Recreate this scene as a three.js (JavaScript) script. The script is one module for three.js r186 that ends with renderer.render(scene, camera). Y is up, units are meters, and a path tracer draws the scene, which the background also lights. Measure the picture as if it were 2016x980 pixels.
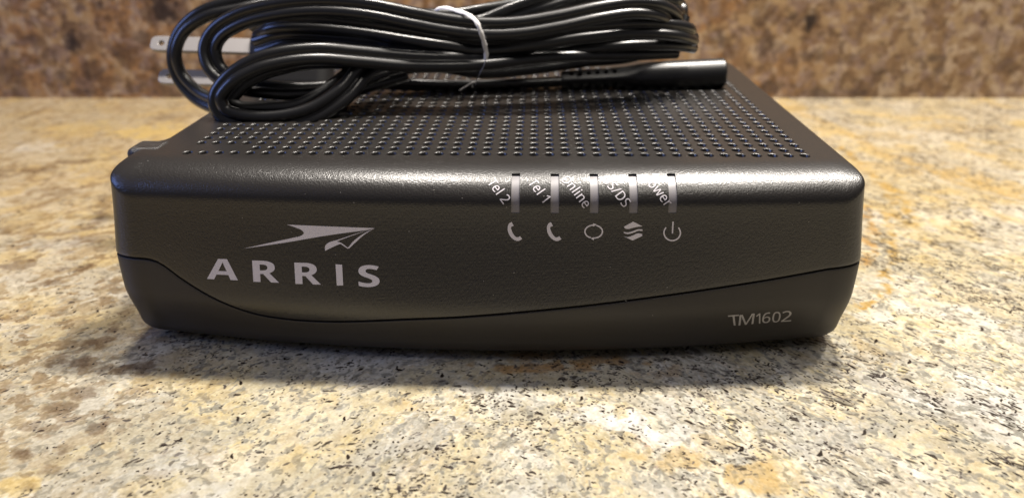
import * as THREE from 'three';
import { mergeGeometries, mergeVertices, toCreasedNormals } from 'three/addons/utils/BufferGeometryUtils.js';
import { RoundedBoxGeometry } from 'three/addons/geometries/RoundedBoxGeometry.js';
import { TessellateModifier } from 'three/addons/modifiers/TessellateModifier.js';
import { FontLoader } from 'three/addons/loaders/FontLoader.js';
import { Brush, Evaluator, SUBTRACTION } from 'three-bvh-csg';

// ------------------------------------------------------------------ camera, light, exposure
const scene = new THREE.Scene();
const V = (x, y, z) => new THREE.Vector3(x, y, z);
const FPX = 1500, CAM = V(0, 0.1238, 0.1945), PITCH = 24.4 * Math.PI / 180;
const camera = new THREE.PerspectiveCamera(2 * Math.atan(490 / FPX) * 180 / Math.PI, 2016 / 980, 0.005, 20);
camera.position.copy(CAM);
camera.rotation.set(-PITCH, 0, 0);
camera.focus = 0.208;
camera.userData.fStop = 10.8;
camera.updateMatrixWorld(true);
const renderer = new THREE.WebGLRenderer({ antialias: true });
renderer.setSize(1024, 497);
renderer.toneMapping = THREE.LinearToneMapping;
renderer.toneMappingExposure = 1;
renderer.shadowMap.enabled = true;
scene.background = new THREE.Color().setRGB(0.108, 0.102, 0.108);      // the dim room around the counter

function areaLight(name, color, intensity, w, h, from, to) {
  const l = new THREE.RectAreaLight(color, intensity, w, h);
  l.name = name; l.position.copy(from); l.lookAt(to); l.castShadow = true; scene.add(l);
  return l;
}
// warm strip lamp over the back of the counter, daylight from the side, soft ceiling light
for (const [x, k] of [[-0.12, 330], [0.2, 740], [0.44, 370]]) areaLight('cabinet_lamp', new THREE.Color().setRGB(1, 0.932, 0.85), k, 0.08, 0.052, V(x, 0.76, -0.24), V(x - 0.02, 0, -0.1));
areaLight('daylight', new THREE.Color().setRGB(0.27, 0.4, 1), 5.6, 0.5, 0.6, V(-1.15, 0.6, 0.2), V(0, 0.05, 0));
areaLight('ceiling_lamp', new THREE.Color().setRGB(1, 0.93, 0.82), 8, 1.3, 0.24, V(0.6, 1.8, 0.3), V(0.1, 0, 0));

// ------------------------------------------------------------------ helpers
let seed = 12345;
const rnd = () => { seed = (seed + 0x6d2b79f5) | 0; let t = Math.imul(seed ^ (seed >>> 15), 1 | seed); t = (t + Math.imul(t ^ (t >>> 7), 61 | t)) ^ t; return ((t ^ (t >>> 14)) >>> 0) / 4294967296; };
const rr = (a, b) => a + (b - a) * rnd();
const clamp = (x, a = 0, b = 1) => Math.min(b, Math.max(a, x)), mix = (a, b, t) => a + (b - a) * t;
const sstep = (a, b, x) => { const t = clamp((x - a) / (b - a)); return t * t * (3 - 2 * t); };
const TAB = new Float32Array(65536); for (let i = 0; i < 65536; i++) TAB[i] = rnd();
const hash = (x, y) => TAB[((y & 255) << 8) | (x & 255)];
function noise(x, y) {
  const ix = Math.floor(x), iy = Math.floor(y), fx = x - ix, fy = y - iy, u = fx * fx * (3 - 2 * fx), v = fy * fy * (3 - 2 * fy);
  const a = hash(ix, iy), b = hash(ix + 1, iy), c = hash(ix, iy + 1), d = hash(ix + 1, iy + 1);
  return a + (b - a) * u + (c - a) * v + (a - b - c + d) * u * v;
}
const fbm = (x, y, n) => { let s = 0, a = 0.5, t = 0; for (let i = 0; i < n; i++) { s += a * noise(x, y); t += a; a *= 0.5; x = x * 2.03 + 17.1; y = y * 2.03 + 9.7; } return s / t; };
// a pixel of the photograph as a ray, met with a vertical plane z = const or a level y = const
function ray(px, py) {
  const d = V((px - 1008) / FPX, -(py - 490) / FPX, -1);
  return d.applyEuler(camera.rotation);
}
const at = (px, py, z0) => { const z = z0 < -0.2 ? z0 : CAM.z - (CAM.z - z0) * 1.052, d = ray(px, py); return CAM.clone().addScaledVector(d, (z - CAM.z) / d.z); };
const level = (px, py, y = 0) => { const d = ray(px, py); return CAM.clone().addScaledVector(d, (y - CAM.y) / d.y); };
const inv = camera.matrixWorld.clone().invert();
const project = (p) => { const q = p.clone().applyMatrix4(inv); return [1008 + FPX * q.x / -q.z, 490 - FPX * q.y / -q.z]; };

function add(name, geometry, material, parent = scene) {
  const m = new THREE.Mesh(geometry, material);
  m.name = name; m.castShadow = m.receiveShadow = true; parent.add(m);
  return m;
}
function thing(name, label, category, pos, turn = 0) {
  const g = new THREE.Group(); g.name = name; g.position.copy(pos); g.rotation.y = turn;
  g.userData = { label, category }; scene.add(g); g.updateMatrixWorld(true);
  return g;
}
function dataTex(w, h, f, srgb, repeat = true) {
  const d = new Uint8Array(w * h * 4);
  for (let y = 0, o = 0; y < h; y++) for (let x = 0; x < w; x++, o += 4) { const c = f(x, y); d[o] = c[0]; d[o + 1] = c[1]; d[o + 2] = c[2]; d[o + 3] = 255; }
  const t = new THREE.DataTexture(d, w, h); t.magFilter = THREE.LinearFilter; t.minFilter = THREE.LinearMipmapLinearFilter; t.generateMipmaps = true;
  if (repeat) t.wrapS = t.wrapT = THREE.RepeatWrapping;
  if (srgb) t.colorSpace = THREE.SRGBColorSpace;
  t.needsUpdate = true;
  return t;
}
function canvasTex(c) { const t = new THREE.CanvasTexture(c); t.colorSpace = THREE.SRGBColorSpace; t.magFilter = THREE.LinearFilter; t.flipY = false; t.anisotropy = 8; return t; }

// ------------------------------------------------------------------ granite
// blotches, veins and pale patches where the photograph shows them, as spots on the slab: [x, z, half length, half width, turn, r, g, b, strength]
const spots = [];
function spot(px, py, rx, ry, color, k, turn = 0) {
  const p = level(px, py), q = level(px + 10, py), r = level(px, py + 10);
  spots.push({ x: p.x, z: p.z, a: rx * (q.x - p.x) / 10, b: ry * (r.z - p.z) / 10, c: Math.cos(turn), s: Math.sin(turn), col: color, k });
}
const BROWN = [84, 60, 40], UMBER = [78, 60, 50], OCHRE = [206, 172, 108], GOLD = [224, 192, 118], WHITE = [246, 242, 230], ORANGE = [186, 140, 84], GREY = [186, 182, 172];
for (const [x, y, a, b, k] of [[150, 712, 55, 13, 0.7], [205, 668, 36, 26, 0.6], [250, 725, 60, 14, 0.65], [160, 770, 40, 18, 0.5], [120, 800, 32, 16, 0.55], [190, 845, 26, 20, 0.6], [60, 840, 22, 12, 0.4], [40, 890, 40, 22, 0.7], [130, 880, 26, 20, 0.5], [60, 955, 26, 14, 0.65], [100, 925, 50, 14, 0.45], [20, 760, 40, 14, 0.3], [30, 525, 40, 20, 0.5], [150, 530, 42, 12, 0.6], [90, 558, 30, 8, 0.45], [60, 335, 60, 8, 0.55], [140, 318, 40, 6, 0.5], [185, 440, 12, 40, 0.35], [60, 225, 8, 16, 0.5], [330, 230, 70, 8, 0.35], [110, 380, 60, 14, 0.3], [20, 450, 30, 14, 0.35], [170, 470, 40, 12, 0.35]]) spot(x, y, a * 0.85, b * 0.85, BROWN, k * 0.85);
for (const [x, y, a, b, k] of [[305, 258, 70, 16, 0.9], [150, 250, 90, 14, 0.45], [60, 600, 60, 20, 0.3], [30, 960, 50, 20, 0.6], [200, 320, 60, 20, 0.4], [90, 430, 80, 24, 0.3], [200, 410, 30, 60, 0.35]]) spot(x, y, a, b, GOLD, k);
for (const [x, y, a, b, k] of [[1235, 835, 70, 26, 0.95], [1180, 815, 60, 22, 0.7], [1330, 862, 60, 28, 0.6], [1010, 790, 110, 34, 0.5], [1720, 620, 60, 16, 0.6], [1790, 560, 60, 20, 0.5], [1850, 420, 100, 22, 0.35], [60, 290, 60, 10, 0.4], [110, 480, 70, 14, 0.35]]) spot(x, y, a, b, WHITE, k);
for (const [x, y, a, b, k] of [[1340, 905, 70, 22, 0.6], [1480, 935, 60, 26, 0.7], [1400, 880, 60, 20, 0.35], [1520, 960, 50, 18, 0.6], [1250, 895, 34, 10, 0.45], [930, 660, 40, 16, 0.25], [1730, 330, 60, 18, 0.5], [1870, 340, 60, 16, 0.7], [1960, 370, 70, 18, 0.5], [1560, 210, 70, 8, 0.4], [1880, 250, 90, 9, 0.5], [1980, 640, 30, 10, 0.35], [1700, 680, 30, 20, 0.4], [1740, 265, 60, 8, 0.4], [640, 790, 40, 12, 0.25], [860, 800, 70, 12, 0.25], [560, 860, 60, 24, 0.2]]) spot(x, y, a, b, OCHRE, k);
for (const [x, y, a, b, k] of [[1060, 722, 110, 10, 0.8], [1180, 712, 90, 9, 0.7], [1030, 700, 60, 10, 0.55], [1300, 735, 60, 12, 0.35]]) spot(x, y, a, b, ORANGE, k);
for (const [x, y, a, b, k] of [[1650, 860, 120, 40, 0.45], [1850, 800, 120, 40, 0.3], [1300, 960, 100, 20, 0.3], [760, 860, 160, 60, 0.3], [1500, 260, 30, 5, 0.2], [1600, 240, 80, 10, 0.3]]) spot(x, y, a, b, GREY, k);
const veins = [
  [[196, 160, 92], 0.9, 0.0026, [[1650, 285], [1690, 320], [1730, 350], [1752, 385], [1756, 430], [1750, 470], [1772, 520], [1740, 560], [1725, 590], [1690, 600]]],
  [[200, 164, 94], 0.9, 0.0034, [[1755, 370], [1785, 395], [1805, 430], [1795, 460], [1812, 480]]],
  [[190, 142, 74], 0.7, 0.0024, [[1706, 520], [1712, 480], [1716, 440], [1700, 400]]],
  [[140, 92, 72], 0.4, 0.0006, [[1262, 862], [1274, 880], [1282, 905], [1300, 930]]],
  [[206, 170, 102], 0.65, 0.0045, [[1560, 215], [1640, 250], [1740, 300], [1840, 335], [1950, 365], [2100, 420]]],
  [BROWN, 0.5, 0.0022, [[1840, 255], [1890, 262], [1960, 255]]],
  [BROWN, 0.45, 0.003, [[-60, 350], [60, 340], [120, 320], [220, 310]]],
  [BROWN, 0.4, 0.003, [[120, 470], [190, 440], [200, 400], [225, 340]]],
].map(([col, k, w, pts]) => ({ col, k, w, p: pts.map(([x, y]) => { const q = level(x, y); return [q.x, q.z]; }) }));
function veinAt(v, x, z) {
  let best = 1;
  for (let i = 0; i + 1 < v.p.length; i++) {
    const [ax, az] = v.p[i], [bx, bz] = v.p[i + 1], dx = bx - ax, dz = bz - az, t = clamp(((x - ax) * dx + (z - az) * dz) / (dx * dx + dz * dz));
    best = Math.min(best, Math.hypot(x - ax - dx * t, z - az - dz * t));
  }
  return best;
}
const flow = (x, z) => mix(-0.6, 0.75, sstep(-0.07, 0.1, x + 0.02 * (fbm(x * 9 + 5, z * 9, 2) - 0.5)));
function granite(x, z, out, fine) {
  const f = flow(x, z), cf = Math.cos(f), sf = Math.sin(f), u0 = x * cf + z * sf, v0 = -x * sf + z * cf;
  const wx = (noise(x * 900, z * 900) - 0.5) * 0.0016 + (noise(x * 160, z * 160) - 0.5) * 0.003, wz = (noise(x * 900 + 77, z * 900 + 31) - 0.5) * 0.0016 + (noise(x * 160 + 7, z * 160 + 91) - 0.5) * 0.003;
  const u = u0 + wx, v = v0 + wz, leftish = sstep(-0.06, -0.17, x), far = sstep(-0.02, -0.2, z);
  let r = 230, g = 220, b = 195;
  const to = (c, k) => { r += (c[0] - r) * k; g += (c[1] - g) * k; b += (c[2] - b) * k; };
  const patch = fbm(u * 46 + 3, v * 64 + 8, 3), hue = fbm(u * 60 + 50, v * 84 + 28, 3), small = fbm(u * 520 + 9, v * 640, 3), mid = fbm(u * 170 + 60, v * 240, 3);
  // interlocking crystals of two sizes, each cream, white, grey, yellow or tan
  for (const [q, sc, kk] of [[0, 400, 0.62], [1, 900, 0.55]]) {
    const U = u * sc, W = v * sc * 1.3, iu = Math.floor(U), iw = Math.floor(W);
    let d1 = 9, d2 = 9, id = 0;
    for (let a = -1; a < 2; a++) for (let c = -1; c < 2; c++) {
      const h1 = hash(iu + a + q * 900, iw + c), h2 = hash(iu + a + 501, iw + c + 77 + q * 300), d = (iu + a + h1 - U) ** 2 + (iw + c + h2 - W) ** 2;
      if (d < d1) { d2 = d1; d1 = d; id = hash(iu + a + 91, iw + c + 303 + q * 50); } else if (d < d2) d2 = d;
    }
    const e = kk * (0.25 + 0.75 * sstep(0, 0.22, Math.sqrt(d2) - Math.sqrt(d1))), t = id + (hue - 0.5) * 0.6;
    if (t > 0.92) to([228, 206, 142], 0.7 * e); else if (t > 0.82) to([212, 186, 138], 0.6 * e); else if (t > 0.5) to([236, 226, 196], 0.7 * e); else if (t > 0.34) to([246, 241, 224], 0.8 * e); else if (t > 0.14) to([190, 185, 166], 0.8 * e); else to([156, 152, 136], 0.75 * e);
  }
  to([246, 242, 228], sstep(0.54, 0.7, patch) * 0.6);
  to([216, 196, 142], sstep(0.5, 0.66, fbm(u * 30 + 140, v * 44 + 60, 4)) * 0.42 * (0.5 + small));
  to([182, 178, 164], sstep(0.52, 0.66, fbm(u * 52 + 240, v * 70 + 160, 4)) * 0.4 * (0.5 + small));
  to([146, 142, 128], sstep(0.47, 0.27, small) * 0.8);
  to([222, 190, 116], sstep(0.56, 0.74, hue) * (0.2 + 0.45 * far + 0.25 * leftish));
  to([170, 146, 106], sstep(0.52, 0.68, mid) * (0.14 + 0.5 * leftish));
  to([112, 86, 58], sstep(0.58, 0.72, fbm(u * 210 + 20, v * 300 + 50, 3)) * (0.1 + 0.6 * leftish + 0.2 * far));
  to([200, 172, 122], 0.3 * leftish + 0.34 * far);
  for (const s of spots) {
    const dx = x - s.x, dz = z - s.z, lim = 1.6 * Math.max(s.a, s.b);
    if (dx > lim || dx < -lim || dz > lim || dz < -lim) continue;
    const d = Math.hypot(dx / s.a, dz / s.b) + (fbm(x * 240 + s.x * 900, z * 240, 4) - 0.5) * 2.6;
    if (d < 1.15) to(s.col, s.k * sstep(1.15, 0.45, d) * (0.55 + 0.6 * small));
  }
  for (const q of veins) {
    const d = veinAt(q, x + wx * 1.8, z + wz * 1.8) / q.w + (mid - 0.5) * 1.2;
    if (d < 1.6) to(q.col, q.k * sstep(1.6, 0.3, d) * sstep(0.3, 0.62, mid) * (0.5 + small));
  }
  const grain = (noise(x * 2100, z * 2100) - 0.5) * 24 + (noise(x * 900, z * 900) - 0.5) * 16;
  out[0] = clamp(r + grain, 0, 255); out[1] = clamp(g + grain, 0, 255); out[2] = clamp(b + grain, 0, 255);
}
function graniteCanvas(x0, x1, z0, z1, w, h, fine) {
  const c = document.createElement('canvas'); c.width = w; c.height = h;
  const ctx = c.getContext('2d'), img = ctx.createImageData(w, h), o = [0, 0, 0], ppm = w / (x1 - x0), ppz = h / (z1 - z0);
  for (let j = 0, k = 0; j < h; j++) for (let i = 0; i < w; i++, k += 4) {
    granite(x0 + (i + 0.5) / ppm, z0 + (j + 0.5) / ppz, o, fine);
    img.data[k] = o[0]; img.data[k + 1] = o[1]; img.data[k + 2] = o[2]; img.data[k + 3] = 255;
  }
  ctx.putImageData(img, 0, 0);
  // black mica flecks: short crooked strokes that follow the grain, thick in some places and thin in others
  seed = 777;
  const area = (x1 - x0) * (z1 - z0) * 1e4, n = Math.floor(area * 74);
  for (let q = 0; q < n * 0.14; q++) {                                    // faint grey and olive grains under the flecks
    const x = rr(x0, x1), z = rr(z0, z1), r = rr(0.0005, 0.0013) * ppm, k = rr(0.1, 0.3) * (1 - 0.5 * sstep(-0.05, -0.15, x)), g = rnd();
    if (fbm(x * 40 + 7, z * 40 + 3, 3) + 0.12 * g < 0.45) continue;
    ctx.fillStyle = `rgba(${g > 0.5 ? '124,116,96' : '112,110,106'},${k.toFixed(2)})`;
    ctx.beginPath();
    const a = flow(x, z) + rr(-0.5, 0.5), c = Math.cos(a), s = Math.sin(a);
    for (let i = 0; i < 9; i++) { const t = i / 9 * 2 * Math.PI, j = rr(0.5, 1.3), l = Math.cos(t) * r * j, w = Math.sin(t) * r * 0.55 * j; ctx[i ? 'lineTo' : 'moveTo']((x - x0) * ppm + l * c - w * s, (z - z0) * ppz + l * s + w * c); }
    ctx.fill();
  }
  for (let q = 0; q < n; q++) {
    const x = rr(x0, x1), z = rr(z0, z1), r1 = rnd(), r2 = rnd(), r3 = rnd(), r4 = rnd(), r5 = rnd();
    const dens = fbm(x * 40 + 7, z * 40 + 3, 3), clump = fbm(x * 190, z * 190 + 60, 2), left = sstep(-0.05, -0.15, x), right = sstep(0.02, 0.12, x);
    const keep = (0.24 + 0.45 * sstep(0.36, 0.66, dens)) * (0.35 + 1.3 * sstep(0.42, 0.7, clump)) * (1 - 0.72 * left) * (1 - 0.45 * sstep(-0.03, -0.15, z));
    if (r1 > keep) continue;
    const a = flow(x, z) + (r2 - 0.5) * (1.9 - 0.9 * right) + (r2 > 0.88 ? 1 : 0), big = r3 > 0.93;
    const len = (0.00022 + 0.00055 * r3 * r3 + (big ? 0.0004 : 0)) * (1 + 0.45 * right) * ppm, wd = (0.0001 + 0.00014 * r4 + (big ? 0.00013 : 0)) * ppm;
    const dark = 22 + r5 * r5 * 80, c = Math.cos(a), s = Math.sin(a), bend = (r4 - 0.5) * 1.2, px = (x - x0) * ppm, pz = (z - z0) * ppz;
    ctx.fillStyle = `rgba(${Math.round(dark + 14)},${Math.round(dark + 6)},${Math.round(dark)},${(0.5 + 0.5 * r2).toFixed(2)})`;
    ctx.beginPath();
    for (let k = 0; k < 9; k++) {
      const t = k / 9 * 2 * Math.PI, j = 0.4 + 1.2 * hash(q, k), l = Math.cos(t) * len * (0.7 + 0.3 * j), w = Math.sin(t) * Math.max(0.42, wd) * j * 1.3 + bend * l * l / len * 0.6;
      ctx[k ? 'lineTo' : 'moveTo'](px + l * c - w * s, pz + l * s + w * c);
    }
    ctx.fill();
  }
  // bright quartz glints
  for (let q = 0; q < area * 1.2; q++) {
    const x = rr(x0, x1), z = rr(z0, z1), s = rr(0.0002, 0.0006) * ppm;
    ctx.fillStyle = `rgba(255,252,240,${rr(0.5, 0.95).toFixed(2)})`;
    ctx.beginPath(); ctx.moveTo((x - x0) * ppm, (z - z0) * ppz); ctx.lineTo((x - x0) * ppm + s, (z - z0) * ppz + s * 0.4); ctx.lineTo((x - x0) * ppm + s * 0.3, (z - z0) * ppz + s); ctx.fill();
  }
  return canvasTex(c);
}
const WALLZ = -0.3335, NX = 0.2, NZ0 = -0.075, NZ1 = 0.14, FX = 0.6, FZ1 = 0.3;
{
  const near = new THREE.MeshPhysicalMaterial({ map: graniteCanvas(-NX, NX, NZ0, NZ1, 2048, 1100, true), roughness: 0.19, color: new THREE.Color().setRGB(0.61, 0.615, 0.63) });
  const farM = new THREE.MeshPhysicalMaterial({ map: graniteCanvas(-FX, FX, WALLZ, FZ1, 1536, 811, true), roughness: 0.19, color: new THREE.Color().setRGB(0.61, 0.615, 0.63) });
  const edgeM = new THREE.MeshStandardMaterial({ color: new THREE.Color().setRGB(0.45, 0.38, 0.26), roughness: 0.4 });
  const pos = [], uv = [], nor = [], idx = [], groups = [[], [], []];
  const quad = (slot, p, n, t) => { const o = pos.length / 3; p.forEach((q, i) => { pos.push(...q); nor.push(...n); uv.push(...t[i]); }); groups[slot].push(o, o + 1, o + 2, o, o + 2, o + 3); };
  const top = (slot, x0, x1, z0, z1, A) => quad(slot, [[x0, 0, z1], [x1, 0, z1], [x1, 0, z0], [x0, 0, z0]], [0, 1, 0], [[x0, z1], [x1, z1], [x1, z0], [x0, z0]].map(([x, z]) => [(x - A[0]) / (A[1] - A[0]), (z - A[2]) / (A[3] - A[2])]));
  const F = [-FX, FX, WALLZ, FZ1];
  top(0, -NX, NX, NZ0, NZ1, [-NX, NX, NZ0, NZ1]);
  top(1, -FX, FX, WALLZ, NZ0, F); top(1, -FX, FX, NZ1, FZ1, F); top(1, -FX, -NX, NZ0, NZ1, F); top(1, NX, FX, NZ0, NZ1, F);
  const Y = -0.03, z4 = [[0, 0], [1, 0], [1, 1], [0, 1]];
  quad(2, [[-FX, Y, FZ1], [FX, Y, FZ1], [FX, 0, FZ1], [-FX, 0, FZ1]], [0, 0, 1], z4);
  quad(2, [[FX, Y, WALLZ], [-FX, Y, WALLZ], [-FX, 0, WALLZ], [FX, 0, WALLZ]], [0, 0, -1], z4);
  quad(2, [[FX, Y, FZ1], [FX, Y, WALLZ], [FX, 0, WALLZ], [FX, 0, FZ1]], [1, 0, 0], z4);
  quad(2, [[-FX, Y, WALLZ], [-FX, Y, FZ1], [-FX, 0, FZ1], [-FX, 0, WALLZ]], [-1, 0, 0], z4);
  quad(2, [[-FX, Y, WALLZ], [FX, Y, WALLZ], [FX, Y, FZ1], [-FX, Y, FZ1]], [0, -1, 0], z4);
  const g = new THREE.BufferGeometry();
  g.setAttribute('position', new THREE.Float32BufferAttribute(pos, 3)); g.setAttribute('normal', new THREE.Float32BufferAttribute(nor, 3)); g.setAttribute('uv', new THREE.Float32BufferAttribute(uv, 2));
  g.setIndex(groups.flat());
  let s = 0; groups.forEach((q, i) => { g.addGroup(s, q.length, i); s += q.length; });
  const counter = add('countertop', g, [near, farM, edgeM]);
  counter.userData = { kind: 'structure', label: 'polished cream and gold granite countertop with dark flecks' };
}
{
  // the backsplash: browner granite, mottled, with a few almost black blots
  const blots = [[142, 82, 15, 20, 0.95], [322, 18, 30, 22, 0.85], [188, 10, 12, 10, 0.6], [1597, 40, 15, 17, 0.95], [1560, 32, 10, 8, 0.6], [180, 142, 24, 20, 0.6], [125, 155, 16, 14, 0.5], [160, 180, 26, 8, 0.6], [1700, 183, 20, 8, 0.55], [1840, 115, 22, 9, 0.6], [1850, 140, 14, 8, 0.4], [1980, 130, 16, 16, 0.45], [245, 105, 22, 16, 0.45], [280, 75, 16, 16, 0.5], [1420, 85, 26, 16, 0.45], [1520, 90, 22, 14, 0.5], [1600, 110, 22, 10, 0.5], [1520, 170, 18, 12, 0.45], [1620, 183, 20, 8, 0.4], [1740, 140, 22, 7, 0.4], [1500, 30, 22, 24, 0.35], [310, 145, 14, 20, 0.5], [20, 150, 30, 20, 0.3], [65, 80, 20, 12, 0.3]]
    .map(([x, y, a, b, k]) => { const p = at(x, y, WALLZ); return { x: p.x, y: p.y, a: a * 0.00033, b: b * 0.00034, k }; });
  const X0 = -0.7, X1 = 0.7, Y0 = 0, Y1 = 0.2, w = 2048, h = 292;
  const t = dataTex(w, h, (i, j) => {
    const x = X0 + (i + 0.5) / w * (X1 - X0), y = Y0 + (j + 0.5) / h * (Y1 - Y0), wx = (noise(x * 90, y * 90) - 0.5) * 0.0025, wy = (noise(x * 90 + 40, y * 90) - 0.5) * 0.0025;
    let r = 190, g = 158, b = 114;
    const to = (c, k) => { r += (c[0] - r) * k; g += (c[1] - g) * k; b += (c[2] - b) * k; };
    const rt = sstep(0.14, 0.26, x);
    to([176, 126, 76], sstep(0.45, 0.6, fbm((x + wx) * 48 + 4, (y + wy) * 48, 4)) * 0.6 * (1 - 0.8 * rt));
    to([172, 152, 122], 0.5 * rt);
    to([210, 190, 166], sstep(0.48, 0.64, fbm((x + wx) * 210, (y + wy) * 210 + 30, 3)) * 0.65);
    to([116, 84, 56], sstep(0.46, 0.62, fbm((x + wx) * 150 + 11, (y + wy) * 150, 4)) * 0.52);
    to([152, 130, 126], sstep(0.54, 0.68, fbm((x + wx) * 200 + 51, (y + wy) * 230, 3)) * 0.5);
    to([86, 64, 46], sstep(0.55, 0.68, fbm((x + wx) * 240 + 31, (y + wy) * 240, 4)) * 0.45);
    for (const s of blots) { const d = Math.hypot((x + wx * 0.4 - s.x) / s.a, (y + wy * 0.4 - s.y) / s.b); if (d < 1.5) to([44, 30, 24], (s.k > 0.8 ? s.k : s.k * 0.7) * sstep(1.5, 0.4, d + (noise(x * 300, y * 300) - 0.5) * 0.9)); }
    const k = (noise(x * 700, y * 700) - 0.5) * 26;
    return [clamp(r + k, 0, 255), clamp(g + k, 0, 255), clamp(b + k, 0, 255)];
  }, true, false);
  const g = new THREE.BoxGeometry(1.4, 0.2, 0.03).translate(0, 0.1, WALLZ - 0.015);
  const wall = add('backsplash_wall', g, new THREE.MeshStandardMaterial({ map: t, roughness: 0.5, color: new THREE.Color().setRGB(0.74, 0.72, 0.71) }));
  wall.userData = { kind: 'structure', label: 'brown mottled granite backsplash behind the countertop' };
}

// ------------------------------------------------------------------ the modem
const H = 0.0566, RF = 0.0084, RZ = 0.0148, RS = 0.0038, DEPTH = 0.172, XF = 0.0985, Y0 = 0.0462;      // height, edge radii, depth, flat half width, foot of the lamps
const modem = thing('cable_modem', 'black plastic cable modem with a perforated top lying on the granite countertop', 'modem', V(-0.0085, 0, 0), -1.8 * Math.PI / 180);
const bowR = (y) => mix(0.5, 1.15, sstep(0.004, 0.05, y));
const XC = -0.004;
const frontZ = (x, y) => -((x - XC) ** 2) / (2 * bowR(y)) - 0.004 * sstep(0.02, 0.004, y) + 0.0072 * (1 - sstep(0.0, 0.05, y)) ;
const halfW = (y) => y > 0.031 ? mix(0.1094, 0.1068, clamp((y - 0.031) / 0.022)) : mix(0.1082, 0.1094, Math.pow(clamp((y - 0.004) / 0.027), 0.85));
// plan outline: corner/side/back/side/corner/front, the same count at each height; r = the top edge radius there, n = outward normal in plan
const frontX = [];
const slotX = [];
const toLocal = (p) => modem.worldToLocal(p.clone());
// a point on the front by x and s = length along the profile measured up from Y0; the top edge is a quarter ellipse RZ deep and RF high
const arcLen = [0];
for (let k = 1; k <= 200; k++) { const a = (k - 0.5) / 200 * Math.PI / 2; arcLen.push(arcLen[k - 1] + Math.hypot(RZ * Math.sin(a), RF * Math.cos(a)) * Math.PI / 400); }
function arcAngle(l) { if (l <= 0) return 0; for (let k = 1; k <= 200; k++) if (arcLen[k] >= l) return (k - 1 + (l - arcLen[k - 1]) / (arcLen[k] - arcLen[k - 1])) / 200 * Math.PI / 2; return Math.PI / 2; }
function onFront(x, s, lift = 0) {
  const flat = H - RF - Y0;
  let y, z, ny = 0, nz = 1;
  if (s <= flat) { y = Y0 + s; z = frontZ(x, y); } else {
    const a = arcAngle(s - flat), m = Math.hypot(RZ * Math.sin(a), RF * Math.cos(a)), over = Math.max(0, s - flat - arcLen[200]);
    ny = RZ * Math.sin(a) / m; nz = RF * Math.cos(a) / m;
    y = H - RF + RF * Math.sin(a); z = frontZ(x, H - RF) - RZ * (1 - Math.cos(a)) - over;
  }
  return V(x, y + ny * lift, z + nz * lift);
}
// which (x, s) of the front a pixel shows
function pix(px, py) {
  let x = 0, lo = -0.05, hi = 0.02;
  for (let k = 0; k < 40; k++) {
    const s = (lo + hi) / 2;
    for (let i = 0; i < 4; i++) { const q = project(modem.localToWorld(onFront(x, s))); x += (px - q[0]) * 0.000139; }
    const q = project(modem.localToWorld(onFront(x, s)));
    if (q[1] > py) lo = s; else hi = s;
  }
  return [x, (lo + hi) / 2];
}
const SLOTS = [1014.5, 1092.5, 1170.5, 1248, 1325.5].map((px) => pix(px, 400)[0]), SLOTW = 0.00117;
const SLOT_TOP = pix(1170, 342)[1], SLOT_BOT = pix(1170, 420)[1];
const seamPts = [[222, 506], [260, 508], [300, 513], [325, 526], [350, 545], [395, 574], [450, 601], [505, 619], [560, 628], [630, 633], [700, 633], [800, 629], [900, 625], [1050, 613], [1200, 597], [1350, 577], [1500, 554], [1580, 540], [1640, 529], [1694, 522]].map(([px, py]) => { const [x, s] = pix(px, py); return [x, Y0 + s]; });
function seamY(x) {
  if (x <= seamPts[0][0]) return seamPts[0][1];
  for (let i = 1; i < seamPts.length; i++) if (x <= seamPts[i][0]) {
    const p = (k) => seamPts[clamp(k, 0, seamPts.length - 1)], t = (x - p(i - 1)[0]) / (p(i)[0] - p(i - 1)[0]), m = (k) => (p(k + 1)[1] - p(k - 1)[1]) / (p(k + 1)[0] - p(k - 1)[0] || 1), d = p(i)[0] - p(i - 1)[0];
    const t2 = t * t, t3 = t2 * t;
    return (2 * t3 - 3 * t2 + 1) * p(i - 1)[1] + (t3 - 2 * t2 + t) * d * m(i - 1) + (3 * t2 - 2 * t3) * p(i)[1] + (t3 - t2) * d * m(i);
  }
  return seamPts[seamPts.length - 1][1];
}
for (let i = 0; i <= 96; i++) frontX.push(mix(-XF, XF, i / 96));
for (const c of SLOTS) { slotX.push([c - SLOTW, c + SLOTW]); }
for (const [a, b] of slotX) {
  for (let i = frontX.length - 1; i >= 0; i--) if (frontX[i] > a - 0.0008 && frontX[i] < b + 0.0008) frontX.splice(i, 1);
  frontX.push(a, (a + b) / 2, b);
}
frontX.sort((a, b) => a - b);
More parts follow.
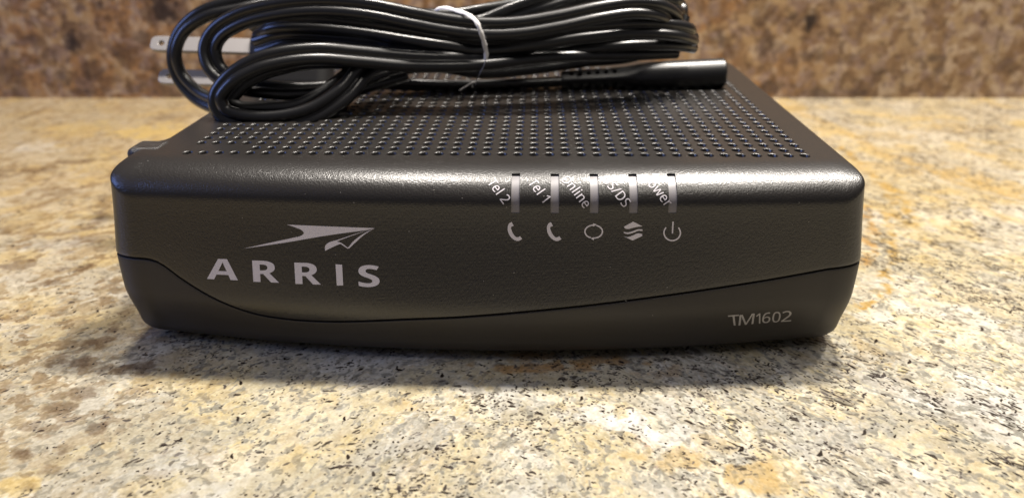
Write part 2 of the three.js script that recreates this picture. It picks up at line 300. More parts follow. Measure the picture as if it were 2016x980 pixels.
// columns of the loft: each gives position in plan at height y, pulled in by d
const cols = [];
const NC = 12, CZ = 0.0062;
const side = (sgn, n) => { for (let i = 0; i <= n; i++) { const t = (i / n) ** 1.7; cols.push({ at: (y, dx, dz) => { const z = mix(frontZ(sgn * XF, y) - dz - CZ, -DEPTH + 0.008, t); return [sgn * (halfW(y) - dx - (sgn < 0 ? 0.0036 * sstep(-0.03, -0.034, z) : 0)), z]; }, r: RS, x: sgn * 0.115 }); } };
const corner = (sgn, rev) => { for (let i = 1; i < NC; i++) { const t = (rev ? NC - i : i) / NC, a = t * Math.PI / 2, ca = Math.cos(a), sa = Math.sin(a);   // a = 0 on the front, 90 on the side
  cols.push({ at: (y, dx, dz) => [sgn * (XF + (halfW(y) - dx - XF) * sa), frontZ(sgn * XF, y) - dz - CZ * (1 - ca)], r: mix(RF, RS, sa * sa), x: sgn * (XF + 0.008 * sa) }); } };
const backCorner = (sgn, rev) => { for (let i = 1; i < 6; i++) { const t = (rev ? 6 - i : i) / 6, a = t * Math.PI / 2; cols.push({ at: (y, d) => [sgn * (halfW(y) - (sgn < 0 ? 0.0036 : 0) - 0.008 + (0.008 - d) * Math.cos(a)), -DEPTH + 0.008 - (0.008 - d) * Math.sin(a)], r: RS, x: sgn * 0.115 }); } };
for (const x of frontX) cols.push({ at: (y, dx, dz) => [x, frontZ(x, y) - dz], r: RF, x, front: true });
corner(1, false); side(1, 24); backCorner(1, false);
for (let i = 0; i <= 16; i++) { const t = i / 16; cols.push({ at: (y, d) => [mix(halfW(y) - 0.008, -halfW(y) + 0.0116, t), -DEPTH + d], r: RS, x: mix(0.115, -0.115, t) }); }
backCorner(-1, true);
{ const n = cols.length; side(-1, 24); const s = cols.splice(n); s.reverse().forEach((c) => cols.push(c)); }
corner(-1, true);
const sy = cols.map((c) => (c.front || Math.abs(c.x) < 0.1145) ? seamY(c.x) : seamY(Math.sign(c.x) * 0.12));
// on the back the seam runs straight between its side heights
cols.forEach((c, i) => { if (!c.front) { const [, z] = c.at(0.03, 0, 0); if (z < -0.02) sy[i] = mix(seamY(-0.12), seamY(0.12), (c.x + 0.115) / 0.23); } });

const plasticBump = (() => {
  const n = 1024, cells = 110, f = new Float32Array(n * n);
  const per = (x, y, k) => { const ix = Math.floor(x), iy = Math.floor(y), fx = x - ix, fy = y - iy, u = fx * fx * (3 - 2 * fx), v = fy * fy * (3 - 2 * fy), w = (i, j) => hash(((i % k) + k) % k + k * 3, ((j % k) + k) % k + 7); return mix(mix(w(ix, iy), w(ix + 1, iy), u), mix(w(ix, iy + 1), w(ix + 1, iy + 1), u), v); };
  for (let y = 0; y < n; y++) for (let x = 0; x < n; x++) {
    const a = per(x / n * cells, y / n * cells, cells), b = per(x / n * cells * 2, y / n * cells * 2, cells * 2), c = per(x / n * 40, y / n * 40, 40);
    f[y * n + x] = clamp(1 - Math.abs(a - 0.5) * 2.6) * 0.55 + b * 0.3 + c * 0.15;
  }
  const t = dataTex(n, n, (x, y) => { const v = Math.round(f[y * n + x] * 255); return [v, v, v]; }, false);
  t.repeat.set(1 / 0.055, 1 / 0.055);
  return t;
})();
const plastic = new THREE.MeshPhysicalMaterial({ color: new THREE.Color().setRGB(0.0125, 0.0104, 0.0086), roughness: 0.32, specularIntensity: 1.6, bumpMap: plasticBump, bumpScale: 0.00004 });
const plasticLow = new THREE.MeshPhysicalMaterial({ color: new THREE.Color().setRGB(0.027, 0.0228, 0.018), roughness: 0.5, bumpMap: plasticBump, bumpScale: 0.000012 });
const darkIn = new THREE.MeshStandardMaterial({ color: new THREE.Color().setRGB(0.008, 0.008, 0.01), roughness: 0.6 });

// rows of points -> one smooth skin; skip(i, j) leaves a face out
function skin(rows, closed, skip) {
  const nc = rows[0].length, pos = [], uv = [], idx = [];
  let v = 0;
  const seamCol = closed ? nc + 1 : nc;
  rows.forEach((row, j) => {
    let u = 0;
    if (j) v += row[0].distanceTo(rows[j - 1][0]);
    for (let i = 0; i < seamCol; i++) { const p = row[i % nc]; if (i) u += p.distanceTo(row[(i - 1) % nc]); pos.push(p.x, p.y, p.z); uv.push(u, v); }
  });
  for (let j = 0; j + 1 < rows.length; j++) for (let i = 0; i + 1 < seamCol; i++) {
    if (skip && skip(i, j)) continue;
    const a = j * seamCol + i, b = a + 1, c = a + seamCol, d = c + 1;
    idx.push(a, b, d, a, d, c);
  }
  const g = new THREE.BufferGeometry();
  g.setAttribute('position', new THREE.Float32BufferAttribute(pos, 3)); g.setAttribute('uv', new THREE.Float32BufferAttribute(uv, 2)); g.setIndex(idx);
  g.computeVertexNormals();
  if (closed) {                                                        // the first and last column are one line: share their normals
    const n = g.attributes.normal;
    for (let j = 0; j < rows.length; j++) { const a = j * seamCol, b = a + nc, s = V(n.getX(a) + n.getX(b), n.getY(a) + n.getY(b), n.getZ(a) + n.getZ(b)).normalize(); n.setXYZ(a, s.x, s.y, s.z); n.setXYZ(b, s.x, s.y, s.z); }
  }
  return g;
}
const GAP = 0.0003, LIP = 0.0011;
const P = (c, y, d = 0) => { const [x, z] = c.at(y, d, d); return V(x, y, z); };
{
  const rows = [], mk = (f) => rows.push(cols.map((c, i) => f(c, sy[i])));
  mk((c, s) => P(c, s + 0.00002, LIP)); mk((c, s) => P(c, s + GAP, LIP * 0.6)); mk((c, s) => P(c, s + GAP + 0.00004, 0.00012)); mk((c, s) => P(c, s + GAP + 0.0002, 0));
  for (let k = 1; k <= 16; k++) mk((c, s) => P(c, mix(s + GAP + 0.0002, Y0 + SLOT_BOT, k / 16)));
  const jBot = rows.length - 1;
  for (let k = 1; k <= 2; k++) mk((c) => P(c, mix(Y0 + SLOT_BOT, H - RF, k / 2) + (RF - c.r) * k / 2));
  const thTop = arcAngle(SLOT_TOP - (H - RF - Y0));
  const ths = []; for (let k = 1; k <= 10; k++) ths.push(thTop * k / 10); for (let k = 1; k <= 6; k++) ths.push(mix(thTop, Math.PI / 2, k / 6));
  let jTop = 0;
  ths.forEach((th, k) => { mk((c) => { const y = H - c.r + c.r * Math.sin(th), [x, z] = c.at(H - c.r, RS * (1 - Math.cos(th)), RZ * (1 - Math.cos(th))); return V(x, y, z); }); if (k === 9) jTop = rows.length - 1; });
  const inSlot = cols.map((c, i) => c.front && slotX.some(([a, b]) => c.x >= a - 1e-7 && cols[i + 1].x <= b + 1e-7 && cols[i + 1].front));
  const shell = add('upper_shell', skin(rows, true, (i, j) => j >= jBot && j < jTop && inSlot[i % cols.length]), plastic, modem);
  // each lamp: a pale bar sunk in its slot, deeper at the top than at the bottom
  for (const [a, b] of slotX) {
    const i0 = cols.findIndex((c) => c.front && Math.abs(c.x - a) < 1e-9), rim = rows.slice(jBot, jTop + 1).map((r) => [r[i0], r[i0 + 2]]);
    const n = rim.length, depth = (k) => mix(0.00012, 0.0006, Math.pow(k / (n - 1), 1.3));
    const inward = (k) => { const p = rim[Math.max(0, k - 1)][0], q = rim[Math.min(n - 1, k + 1)][0], t = q.clone().sub(p).normalize(); return V(0, -t.z, t.y).multiplyScalar(-1); };
    const low = rim.map(([p, q], k) => { const d = inward(k).multiplyScalar(depth(k)); return [p.clone().add(d), q.clone().add(d)]; });
    const wall = mergeGeometries([skin([rim.map((r) => r[0]), low.map((r) => r[0])]), skin([rim.map((r) => r[1]), low.map((r) => r[1])]), skin([[rim[n - 1][0], rim[n - 1][1]], [low[n - 1][0], low[n - 1][1]]]), skin([[rim[0][0], rim[0][1]], [low[0][0], low[0][1]]])]);
    const lens = add('indicator_lens', skin(low.map(([p, q]) => [p.clone(), p.clone().lerp(q, 0.5), q.clone()])), new THREE.MeshPhysicalMaterial({ color: new THREE.Color().setRGB(0.17, 0.158, 0.168), roughness: 0.42, clearcoat: 0.3, clearcoatRoughness: 0.35 }), modem);
    add('slot_rim', wall, darkIn, lens);
  }
  // the flat top with its grid of round holes
  const last = rows[rows.length - 1];
  const shape = new THREE.Shape(last.map((p) => new THREE.Vector2(p.x, -p.z)));
  const A0 = toLocal(level(368, 300, H)), A1 = toLocal(level(1585, 306, H));
  const NXH = 40, dx = (A1.x - A0.x) / (NXH - 1), dz = 0.00515, NZH = 26, RO = 0.00166, RI = 0.00148, LONG = 1.2, SEG = 12;
  const rims = { p: [], n: [], u: [], i: [] };
  for (let j = 0; j < NZH; j++) for (let i = 0; i < NXH; i++) {
    if (j === 1 && i < 4) continue;
    const x = A0.x + i * dx, z = mix(A0.z, A1.z, i / (NXH - 1)) - j * dz;
    const hole = new THREE.Path(), pts = [];
    for (let k = 0; k < SEG; k++) pts.push(new THREE.Vector2(x + RO * Math.cos(k / SEG * 2 * Math.PI), -z + RO * LONG * Math.sin(k / SEG * 2 * Math.PI)));
    hole.setFromPoints(pts); shape.holes.push(hole);
    const o = rims.p.length / 3, prof = [[RO, 0, 0], [RO - (RO - RI) * 0.35, 0.00006, 0.5], [RI, 0.00026, 1.15], [RI, 0.0022, 1.57]];
    prof.forEach(([r, d, a]) => { for (let k = 0; k < SEG; k++) { const c = Math.cos(k / SEG * 2 * Math.PI), s = -Math.sin(k / SEG * 2 * Math.PI); rims.p.push(x + r * c, H - d, z + r * s * LONG); rims.n.push(-c * Math.sin(a), Math.cos(a), -s * Math.sin(a)); rims.u.push(x + r * c, z + r * s); } });
    for (let q = 0; q < 3; q++) for (let k = 0; k < SEG; k++) { const a = o + q * SEG + k, b = o + q * SEG + (k + 1) % SEG; rims.i.push(a, b, b + SEG, a, b + SEG, a + SEG); }
  }
  const cap = new THREE.ShapeGeometry(shape, 1).rotateX(-Math.PI / 2).translate(0, H, 0);
  const rg = new THREE.BufferGeometry();
  rg.setAttribute('position', new THREE.Float32BufferAttribute(rims.p, 3)); rg.setAttribute('normal', new THREE.Float32BufferAttribute(rims.n, 3)); rg.setAttribute('uv', new THREE.Float32BufferAttribute(rims.u, 2)); rg.setIndex(rims.i);
  add('vent_panel', mergeGeometries([cap, rg]), plastic, modem);
  add('circuit_board', new THREE.BoxGeometry(0.185, 0.0016, 0.135).translate(0, 0.034, -0.076), darkIn, modem);
}
{
  const rows = [], mk = (f) => rows.push(cols.map((c, i) => f(c, sy[i])));
  const YB = 0.0026, RB = 0.0036;
  for (let k = 0; k <= 4; k++) { const a = Math.PI / 2 * (1 - k / 4); mk((c) => P(c, YB + RB * (1 - Math.sin(a)), RB * (1 - Math.cos(a)))); }
  for (let k = 1; k <= 16; k++) mk((c, s) => P(c, mix(YB + RB, s - GAP - 0.0002, k / 16)));
  mk((c, s) => P(c, s - GAP - 0.00004, 0.00012)); mk((c, s) => P(c, s - GAP, LIP * 0.6)); mk((c, s) => P(c, s - 0.00002, LIP));
  const base = new THREE.ShapeGeometry(new THREE.Shape(rows[0].map((p) => new THREE.Vector2(p.x, p.z))), 1).rotateX(Math.PI / 2).translate(0, YB, 0);
  add('lower_shell', mergeGeometries([skin(rows, true), base]), plasticLow, modem);
  for (const [x, z] of [[-0.078, -0.022], [0.078, -0.022], [-0.078, -0.132], [0.078, -0.132]]) add('foot', new THREE.CylinderGeometry(0.0055, 0.006, YB + 0.0004, 24).translate(x, (YB + 0.0004) / 2, z), darkIn, modem);
  // the short shoulder that stands out of the side wall behind the front corner
  const sh = new RoundedBoxGeometry(0.011, 0.045, 0.0105, 4, 0.0022).translate(-0.1032, H + 0.0003 - 0.0225, -0.0272);
  add('side_shoulder', sh, plastic, modem);
}
// print on the front: shapes in (x, s), cut fine enough to follow the bow, laid a hair above the plastic
const ink = new THREE.MeshStandardMaterial({ color: new THREE.Color().setRGB(0.66, 0.62, 0.64), roughness: 0.55 });
const inkDim = new THREE.MeshStandardMaterial({ color: new THREE.Color().setRGB(0.42, 0.4, 0.39), roughness: 0.6 });
function print(name, shapes, m, f = (p) => p) {
  let g = new THREE.ShapeGeometry(shapes, 8).toNonIndexed();
  g = new TessellateModifier(0.0016, 6).modify(g);
  const p = g.attributes.position;
  for (let i = 0; i < p.count; i++) { const q = onFront(p.getX(i), p.getY(i), 0.00009); p.setXYZ(i, q.x, q.y, q.z); }
  g.computeVertexNormals();
  return add(name, g, m, modem);
}
const polyPix = (pts) => new THREE.Shape(pts.map(([x, y]) => new THREE.Vector2(...pix(x, y))));
// smooth closed outline of pixels; a point with a third entry 1 is a sharp corner
function outline(pts) {
  const out = [], n = pts.length;
  const corners = pts.map((p, i) => p[2] ? i : -1).filter((i) => i >= 0);
  if (!corners.length) { const c = new THREE.CatmullRomCurve3(pts.map((p) => V(p[0], p[1], 0)), true); return c.getPoints(n * 4).slice(0, -1).map((p) => [p.x, p.y]); }
  corners.forEach((a, k) => {
    const b = corners[(k + 1) % corners.length], run = [];
    for (let i = a; ; i = (i + 1) % n) { run.push(V(pts[i][0], pts[i][1], 0)); if (i === b && run.length > 1) break; }
    if (run.length === 2) out.push([run[0].x, run[0].y]); else out.push(...new THREE.CatmullRomCurve3(run, false, 'centripetal').getPoints(run.length * 4).slice(0, -1).map((p) => [p.x, p.y]));
  });
  return out;
}
const L = (x, y, c) => [380 + x / 5.04, 420 + y / 5.04, c];                 // measured on an enlargement of the emblem
{
  const wing = polyPix(outline([L(928, 110, 1), L(1805, 145, 1), L(1715, 165), L(1560, 185), L(1300, 222), L(900, 290), L(495, 348, 1), L(760, 290), L(1000, 238), L(1065, 222), L(1098, 195), L(1075, 165), L(1020, 140)]));
  const fin = polyPix(outline([L(1805, 146, 1), L(1700, 178), L(1560, 225), L(1425, 276, 1), L(1470, 292), L(1535, 340, 1), L(1590, 275), L(1690, 200), L(1800, 146, 1), L(1700, 208), L(1612, 285), L(1545, 347, 1), L(1532, 348, 1), L(1460, 300, 1), L(1400, 325), L(1308, 370, 1), L(1310, 320), L(1350, 285), L(1430, 262), L(1600, 205)]));
  print('emblem', [wing, fin], ink);
}
const bold = await new FontLoader().loadAsync('fonts/droid/droid_sans_bold.typeface.json');
const regular = await new FontLoader().loadAsync('fonts/droid/droid_sans_regular.typeface.json');
// text between two baseline pixels: cap height in metres, stretched to the given width per letter
function glyphs(font, text, cap) { return font.generateShapes(text, cap / 0.714); }
function mapShapes(shapes, f) {
  const pts = (q) => q.getPoints(10).map((p) => new THREE.Vector2(...f(p.x, p.y)));
  return shapes.map((s) => { const r = new THREE.Shape(pts(s)); r.holes = s.holes.map((h) => new THREE.Path(pts(h))); return r; });
}
function placeGlyph(font, ch, c00, c10, c01) {                          // the corners of the letter's box as pixels: bottom left, bottom right, top left
  const sh = font.generateShapes(ch, 1), bb = new THREE.Box2();
  sh.forEach((s) => s.getPoints(10).forEach((p) => bb.expandByPoint(p)));
  const A = pix(...c00), B = pix(...c10), C = pix(...c01), w = bb.max.x - bb.min.x, h = bb.max.y - bb.min.y;
  return mapShapes(sh, (x, y) => { const u = (x - bb.min.x) / w, v = (y - bb.min.y) / h; return [0, 1].map((k) => A[k] + (B[k] - A[k]) * u + (C[k] - A[k]) * v); });
}
{
  const W = [['A', [135, 648], [442, 662], [135, 445]], ['R', [596, 676], [852, 686], [583, 465]], ['R', [1014, 697], [1268, 705], [1002, 486]], ['I', [1425, 714], [1488, 714], [1412, 505]], ['S', [1643, 728], [1852, 730], [1632, 510]]];
  for (const [ch, a, b, c] of W) print('letter', ch === 'I' ? [polyPix([L(1425, 714), L(1488, 712), L(1477, 507), L(1412, 503)])] : placeGlyph(bold, ch, L(...a), L(...b), L(...c)), ink);
  const M = (x, y) => [1350 + x / 2.13, 260 + y / 2.13];
  const T = [['T', [184, 812], [229, 808], [178, 768]], ['M', [222, 810], [285, 803], [222, 766]], ['1', [296, 803], [314, 801], [296, 761]], ['6', [320, 801], [354, 798], [320, 757]], ['0', [362, 798], [396, 795], [362, 754]], ['2', [401, 795], [443, 792], [401, 750]]];
  for (const [ch, a, b, c] of T) { const sk = ch === '1' || ch === 'T' ? 0 : 5; print('model_number', placeGlyph(regular, ch, M(...a), M(...b), M(c[0] + sk, c[1])), inkDim); }
}
// slanted words beside the lamps
{
  const words = ['Tel 2', 'Tel 1', 'Online', 'US/DS', 'Power'], Q = (x, y) => pix(920 + x / 4.032, 310 + y / 4.032);
  const ends = [[285, 372], [600, 360], [926, 405], [1240, 398], [1574, 396]], ang = -0.93;
  words.forEach((w, i) => {
    const cap = 0.00195, sh = regular.generateShapes(w, cap / 0.714), e = Q(...ends[i]), bb = new THREE.Box2();
    sh.forEach((s) => s.getPoints(4).forEach((p) => bb.expandByPoint(p)));
    const c = Math.cos(ang), s = Math.sin(ang);
    print('lamp_word', mapShapes(sh, (x, y) => { const u = x - bb.max.x; return [e[0] + u * c - y * s, e[1] + u * s + y * c]; }), ink);
  });
  const I = (x, y, c) => [920 + x / 4.032, 310 + y / 4.032, c];
  const phone = (dx, dy) => polyPix(outline([I(352, 510, 1), I(330, 525), I(320, 560), I(330, 605), I(355, 640), I(392, 660), I(415, 658), I(436, 645, 1), I(418, 622, 1), I(400, 632), I(385, 628), I(362, 600), I(348, 565), I(347, 552), I(368, 540, 1)].map(([x, y, k]) => [x + dx, y + dy, k])));
  print('phone_icon', [phone(0, 0)], ink); print('phone_icon', [phone(312 / 4.032, 1 / 4.032)], ink);
  const arc = (cx, cy, rx, ry, wd, a0, a1) => { const o = [], n = []; for (let k = 0; k <= 20; k++) { const a = mix(a0, a1, k / 20); o.push(I(cx + rx * Math.cos(a), cy + ry * Math.sin(a))); n.unshift(I(cx + (rx - wd) * Math.cos(a), cy + (ry - wd) * Math.sin(a))); } return polyPix([...o, ...n]); };
  print('refresh_icon', [arc(1004, 587, 75, 57, 11, 1.9, 4.65), arc(1004, 587, 75, 57, 11, -1.25, 1.5), polyPix([I(1000, 520), I(1030, 532), I(1000, 547)]), polyPix([I(1008, 630), I(980, 640), I(1004, 656)])], ink);
  print('wave_icon', [
    polyPix(outline([I(1243, 548, 1), I(1318, 508, 1), I(1392, 545, 1), I(1360, 548), I(1318, 556), I(1280, 566), I(1255, 562)])),
    polyPix(outline([I(1243, 588, 1), I(1275, 594), I(1318, 582), I(1360, 568), I(1392, 570, 1), I(1392, 582, 1), I(1360, 580), I(1318, 596), I(1275, 606), I(1243, 598, 1)])),
    polyPix(outline([I(1243, 625, 1), I(1275, 630), I(1318, 616), I(1355, 600), I(1390, 606, 1), I(1390, 622, 1), I(1313, 657, 1)]))], ink);
  print('power_icon', [arc(1628, 596, 71, 68, 11, -0.72, Math.PI + 0.72), polyPix([I(1629, 508), I(1641, 508), I(1635, 602), I(1624, 602)])], ink);
}

{
  // a little dust on the front and the rolled edge
  seed = 4242;
  const specks = [];
  for (let k = 0; k < 46; k++) {
    const x = rr(-0.098, 0.098), y = rr(-0.03, 0.018), r = rr(0.00007, 0.00017), p = [];
    for (let i = 0; i < 6; i++) { const a = i / 6 * 2 * Math.PI, q = r * rr(0.5, 1.3); p.push(new THREE.Vector2(x + q * Math.cos(a), y + q * Math.sin(a))); }
    specks.push(new THREE.Shape(p));
  }
  print('dust', specks, new THREE.MeshStandardMaterial({ color: new THREE.Color().setRGB(0.3, 0.28, 0.25), roughness: 0.9 })).userData.kind = 'stuff';
}

// ------------------------------------------------------------------ the power cord
const cordM = new THREE.MeshPhysicalMaterial({ color: new THREE.Color().setRGB(0.0045, 0.0043, 0.0045), roughness: 0.29, specularIntensity: 1.7 });
const mouldM = new THREE.MeshPhysicalMaterial({ color: new THREE.Color().setRGB(0.007, 0.0068, 0.0068), roughness: 0.34, specularIntensity: 1.6 });
const steel = new THREE.MeshPhysicalMaterial({ color: new THREE.Color().setRGB(0.3, 0.28, 0.27), roughness: 0.5, metalness: 0.6 });
const cord = thing('power_cord', 'coiled black twin power cord with two-prong plug lying on top of the modem', 'power cord', at(760, 210, -0.065));
const local = (p) => cord.worldToLocal(p.clone());
// a twin-lobed flexible cord: control points [px, py, z, turn]; turn 0 sets the two lobes one above the other, square to the view
const LR = 0.0018, LO = 0.00165, NP = 28;
const lobes = []; { for (let k = 0; k < NP; k++) { const a = k / NP * 2 * Math.PI, c = Math.cos(a), s = Math.sin(a); const q = LO * Math.abs(c), r = q + Math.sqrt(Math.max(0, LR * LR - (LO * s) ** 2)); const neck = 0.001; lobes.push(Math.abs(s) * LO < LR ? [c * r, s * r] : [c * neck, s * neck]); } }
function twin(name, pts, scale = 1) {
  const c = new THREE.CatmullRomCurve3(pts.map(([x, y, z]) => local(at(x, y, z))), false, 'centripetal');
  const n = pts.length * 14, pos = [], uv = [], idx = [];
  const tw = (t) => { const f = t * (pts.length - 1), i = Math.min(pts.length - 2, Math.floor(f)); return mix(pts[i][3] ?? 0, pts[i + 1][3] ?? 0, sstep(0, 1, f - i)); };
  const view = V(0, Math.sin(PITCH), Math.cos(PITCH));
  for (let j = 0; j <= n; j++) {
    const t = j / n, p = c.getPoint(t), T = c.getTangent(t), A0 = V().crossVectors(view, T);
    if (A0.length() < 0.05) A0.set(0, 1, 0); A0.normalize();
    const B0 = V().crossVectors(T, A0).normalize(), a = tw(t), A = A0.clone().multiplyScalar(Math.cos(a)).addScaledVector(B0, Math.sin(a)), B = V().crossVectors(T, A).normalize();
    for (let k = 0; k <= NP; k++) { const [u, w] = lobes[k % NP], q = p.clone().addScaledVector(A, u * scale).addScaledVector(B, w * scale); pos.push(q.x, q.y, q.z); uv.push(t, k / NP); }
    if (j) for (let k = 0; k < NP; k++) { const o = (j - 1) * (NP + 1) + k; idx.push(o, o + 1, o + NP + 2, o, o + NP + 2, o + NP + 1); }
  }
  const g = new THREE.BufferGeometry();
  g.setAttribute('position', new THREE.Float32BufferAttribute(pos, 3)); g.setAttribute('uv', new THREE.Float32BufferAttribute(uv, 2)); g.setIndex(idx); g.computeVertexNormals();
  return add(name, g, cordM, cord);
}
const strands = {
  outer: [[1300, 48, -0.112, 0.8], [1338, 22, -0.108, 0.5], [1300, -14, -0.105], [1180, -34, -0.103], [1020, -42, -0.101], [880, -38, -0.1], [760, -30, -0.098], [640, -20, -0.095], [550, -8, -0.092], [470, 9, -0.088, 0.3], [400, 28, -0.086, 0.5], [357, 62, -0.085, 0.7], [342, 105, -0.084, 0.8], [352, 148, -0.083, 0.7], [385, 186, -0.08, 0.6], [430, 208, -0.076, 0.6], [500, 222, -0.07, 0.6], [600, 215, -0.068, 0.8], [700, 170, -0.07, 0.8], [800, 140, -0.075, 0.8]],
  second: [[760, 140, -0.07, 1], [680, 168, -0.066, 0.9], [610, 178, -0.064, 0.8], [540, 177, -0.063, 0.7], [470, 165, -0.064, 0.5], [425, 138, -0.066, 0.4], [412, 100, -0.068, 0.2], [425, 68, -0.069], [470, 38, -0.069], [550, 18, -0.068], [640, 12, -0.067], [730, 20, -0.065], [810, 36, -0.063], [880, 49, -0.062], [950, 57, -0.0615], [1020, 55, -0.062], [1100, 42, -0.064], [1180, 25, -0.067], [1250, 16, -0.07], [1300, 22, -0.074, 0.3], [1325, 42, -0.082, 0.6], [1290, 60, -0.09, 0.9]],
  upper: [[500, 62, -0.082, 0.3], [530, 47, -0.078, 0.1], [620, 46, -0.074], [720, 56, -0.071], [810, 70, -0.068], [880, 80, -0.066], [950, 88, -0.066, 0.3], [1050, 78, -0.068, 0.2], [1150, 64, -0.07], [1260, 56, -0.073], [1330, 60, -0.077], [1360, 68, -0.083, 0.2], [1362, 74, -0.092, 0.5]],
  middle: [[505, 92, -0.08, 0.3], [560, 78, -0.076], [640, 80, -0.073], [720, 88, -0.07], [800, 98, -0.068], [880, 106, -0.067, 0.2], [950, 110, -0.068, 0.4], [1040, 98, -0.072, 0.4], [1150, 86, -0.075, 0.3], [1260, 79, -0.078], [1340, 80, -0.083], [1366, 84, -0.09, 0.3]],
  loop: [[1330, 96, -0.086, 0.4], [1240, 100, -0.08, 0.4], [1120, 103, -0.074, 0.5], [1040, 110, -0.069, 0.6], [960, 119, -0.065, 0.5], [880, 122, -0.062, 0.4], [800, 120, -0.06, 0.3], [710, 112, -0.058, 0.25], [630, 106, -0.056, 0.2], [560, 112, -0.054, 0.2], [500, 128, -0.052, 0.3], [452, 157, -0.05, 0.5], [428, 192, -0.049, 0.6], [438, 222, -0.048, 0.6], [480, 238, -0.047, 0.5], [550, 240, -0.047, 0.4], [620, 222, -0.049, 0.3], [680, 180, -0.054, 0.3], [720, 135, -0.061, 0.5], [790, 112, -0.07, 0.8]],
  inner: [[720, 118, -0.066, 0.4], [640, 114, -0.063, 0.3], [570, 122, -0.061, 0.3], [510, 140, -0.059, 0.4], [470, 168, -0.057, 0.6], [450, 200, -0.0555, 0.8], [470, 218, -0.054, 0.8], [520, 222, -0.053, 0.7], [590, 216, -0.054, 0.6], [660, 176, -0.06, 0.5], [715, 130, -0.068, 0.6]],
  behind: [[700, 20, -0.084], [800, 36, -0.086], [890, 38, -0.089, 0.4], [950, 29, -0.09, 0.3], [1014, 18, -0.092, 0.3], [1100, 2, -0.094, 0.2], [1200, -8, -0.096], [1300, 0, -0.099], [1335, 12, -0.103], [1330, 22, -0.11]],
  rising: [[880, 66, -0.08, 0.5], [950, 50, -0.082, 0.4], [1010, 26, -0.084, 0.4], [1080, 2, -0.086, 0.2], [1150, -16, -0.09], [1240, -24, -0.094], [1330, -8, -0.1]],
  back: [[760, 128, -0.085], [860, 122, -0.084, 0.4], [950, 134, -0.086, 0.6], [1050, 126, -0.09, 0.6], [1150, 112, -0.094, 0.4], [1250, 100, -0.098, 0.3], [1330, 60, -0.102], [1340, 30, -0.105]],
  tail: [[700, 160, -0.086, 1.2], [800, 166, -0.087, 1.3], [900, 168, -0.089, 1.45], [980, 166, -0.091, 1.55], [1050, 163, -0.0925, 1.57], [1120, 160, -0.0935, 1.57]],
};
for (const [k, pts] of Object.entries(strands)) twin(k === 'tail' ? 'connector_lead' : 'cord_loop', pts, k === 'tail' ? 0.95 : 1.18);
{
  // barrel connector with its slotted strain relief, lying on the modem's top
  const a = local(at(1104, 158, -0.0935)), b = local(at(1426, 143, -0.0965)), dir = b.clone().sub(a), len = dir.length(); dir.normalize();
  const frame = new THREE.Matrix4().makeBasis(dir, V().crossVectors(V(0, 0, 1), dir).normalize(), V(0, 0, 1)).setPosition(a);
  const tip = len, prof = [[0, 0.0024], [0.0002, 0.0034], [0.001, 0.0036], [0.018, 0.0038], [0.026, 0.0042], [0.031, 0.0049], [0.036, 0.0055], [0.040, 0.0057], [tip - 0.0006, 0.0057], [tip, 0.0052], [tip - 0.0001, 0.003], [tip - 0.008, 0.0029], [tip - 0.008, 0.0001]];
  const lathe = new THREE.LatheGeometry(prof.map(([x, r]) => new THREE.Vector2(r, x)), 40).rotateZ(-Math.PI / 2);
  const ev = new Evaluator(); ev.attributes = ['position', 'normal'];
  const closed = mergeVertices((() => { const q = [[0, 0], ...prof.slice(1), [tip - 0.008, 0]]; return new THREE.LatheGeometry(q.map(([x, r]) => new THREE.Vector2(r, x)), 40).rotateZ(-Math.PI / 2); })());
  let body = new Brush(closed);
  for (let k = 0; k < 6; k++) for (const s of [1, -1]) {
    const cut = new Brush(new THREE.CapsuleGeometry(0.00095, 0.0032, 4, 10).rotateX(Math.PI / 2).rotateX(-0.9).translate(0.0042 + k * 0.0034, s * 0.003, 0.0025).toNonIndexed().deleteAttribute('uv'));
    cut.geometry = mergeVertices(cut.geometry); cut.updateMatrixWorld();
    body = ev.evaluate(body, cut, SUBTRACTION);
  }
  const bg = toCreasedNormals(body.geometry.index ? body.geometry.toNonIndexed() : body.geometry, 0.5);
  bg.deleteAttribute('uv');
  add('connector', bg.applyMatrix4(frame), mouldM, cord);
}
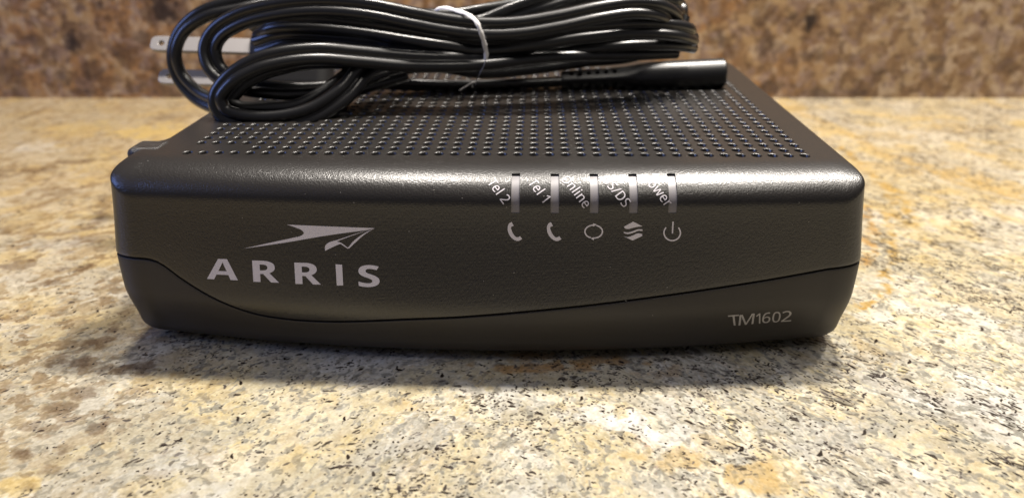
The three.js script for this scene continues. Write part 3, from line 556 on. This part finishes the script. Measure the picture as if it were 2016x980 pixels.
{
  // two-prong plug behind the coils, rolled over so that one blade stands above the other
  const z = -0.106, up = at(398, 90, z), lowP = at(398, 153, z), e = at(498, 93, z);
  const plug = new THREE.Group(); plug.name = 'plug'; cord.add(plug);
  const X = e.clone().sub(up).normalize(), mid = up.clone().lerp(lowP, 0.5), roll = 0.5;
  const Yv = V().crossVectors(V(0, Math.sin(PITCH * 0.7), Math.cos(PITCH * 0.7)), X).normalize(), Zv = V().crossVectors(X, Yv).normalize();
  const toWorld = (x, y, w) => local(mid.clone().addScaledVector(X, x).addScaledVector(Yv, y).addScaledVector(Zv, w));
  const base = new THREE.Matrix4().makeBasis(X, Yv, Zv).setPosition(local(mid));
  const half = up.distanceTo(lowP) / 2;
  const s0 = at(486, 120, z).sub(mid).dot(X);
  const body = new RoundedBoxGeometry(0.034, 0.027, 0.014, 6, 0.0055).applyMatrix4(new THREE.Matrix4().makeRotationX(-roll * 0.4)).translate(s0 + 0.018, 0, -0.001).applyMatrix4(base);
  add('plug_body', body, new THREE.MeshPhysicalMaterial({ color: new THREE.Color().setRGB(0.009, 0.0085, 0.009), roughness: 0.6, specularIntensity: 0.6 }), plug);
  for (const s of [1, -1]) {
    const tipX = at(s > 0 ? 299 : 313, 120, z).sub(mid).dot(X), w = 0.0066, th = 0.0015, L2 = s0 + 0.004 - tipX;
    const sh = new THREE.Shape(); sh.moveTo(0.0012, -w / 2 + 0.0003); sh.lineTo(0.003, -w / 2); sh.lineTo(L2, -w / 2); sh.lineTo(L2, w / 2); sh.lineTo(0.003, w / 2); sh.lineTo(0.0012, w / 2 - 0.0003); sh.quadraticCurveTo(0, w / 2 - 0.0012, 0, w / 2 - 0.002); sh.lineTo(0, -w / 2 + 0.002); sh.quadraticCurveTo(0, -w / 2 + 0.0012, 0.0012, -w / 2 + 0.0003);
    const hole = new THREE.Path(); hole.absarc(0.0042, 0, 0.0014, 0, 2 * Math.PI, true); sh.holes.push(hole);
    const g = new THREE.ExtrudeGeometry(sh, { depth: th, bevelEnabled: true, bevelSize: 0.0002, bevelThickness: 0.0002, bevelSegments: 2, curveSegments: 10 }).translate(tipX, 0, -th / 2).applyMatrix4(new THREE.Matrix4().makeRotationX(-0.5)).translate(0, s * half, 0).applyMatrix4(base);
    add('prong', g, steel, plug);
  }
}
{
  // white paper twist tie round the middle of the coil, its wire tails hanging below
  const origin = at(945, 60, -0.058);
  const tie = thing('twist_tie', 'white paper twist tie wrapped round the middle of the coiled black cord', 'twist tie', origin);
  const paper = new THREE.MeshStandardMaterial({ color: new THREE.Color().setRGB(0.82, 0.8, 0.78), roughness: 0.65 });
  const toT = (p) => tie.worldToLocal(p.clone());
  const ribbon = (pts, w0, w1) => {
    const c = new THREE.CatmullRomCurve3(pts.map(([x, y, z]) => toT(at(x, y, z))), false, 'centripetal'), n = 70, prof = [[1, 0.12], [0.55, 0.2], [0.2, 0.34], [0, 0.42], [-0.2, 0.34], [-0.55, 0.2], [-1, 0.12], [-1, -0.12], [-0.55, -0.18], [-0.2, -0.3], [0, -0.36], [0.2, -0.3], [0.55, -0.18], [1, -0.12]];
    const rows = [];
    for (let j = 0; j <= n; j++) {
      const t = j / n, p = c.getPoint(t), T = c.getTangent(t), v = V(0.15, 0.5, 0.85), A = V().crossVectors(v, T).normalize(), B = V().crossVectors(T, A).normalize(), w = mix(w0, w1, t) * (1 + 0.12 * Math.sin(j * 0.9) + 0.08 * Math.sin(j * 2.3));
      rows.push(prof.map(([a, b]) => p.clone().addScaledVector(A, a * w / 2).addScaledVector(B, b * w * 0.35)));
    }
    return skin(rows, true);
  };
  add('paper_ribbon', ribbon([[838, 52, -0.082], [848, 34, -0.078], [858, 20, -0.074], [873, 15, -0.07], [900, 21, -0.064], [922, 29, -0.06], [938, 43, -0.0573], [946, 62, -0.0565], [953, 84, -0.0575], [957, 104, -0.0585], [956, 118, -0.0585]], 0.0013, 0.0016), paper, tie);
  const wire = new THREE.MeshStandardMaterial({ color: new THREE.Color().setRGB(0.35, 0.34, 0.33), roughness: 0.5 });
  const tail = (pts, r) => new THREE.TubeGeometry(new THREE.CatmullRomCurve3(pts.map(([x, y, z]) => toT(at(x, y, z)))), 24, r, 6);
  add('wire_tail', mergeGeometries([tail([[956, 117, -0.0585], [953, 128, -0.058], [946, 142, -0.06], [939, 156, -0.064], [936, 166, -0.068]], 0.00018), tail([[944, 160, -0.068], [930, 163, -0.069], [918, 170, -0.071], [905, 178, -0.074]], 0.00026), tail([[928, 164, -0.069], [930, 172, -0.071]], 0.00022)]), wire, tie);
}
renderer.render(scene, camera);
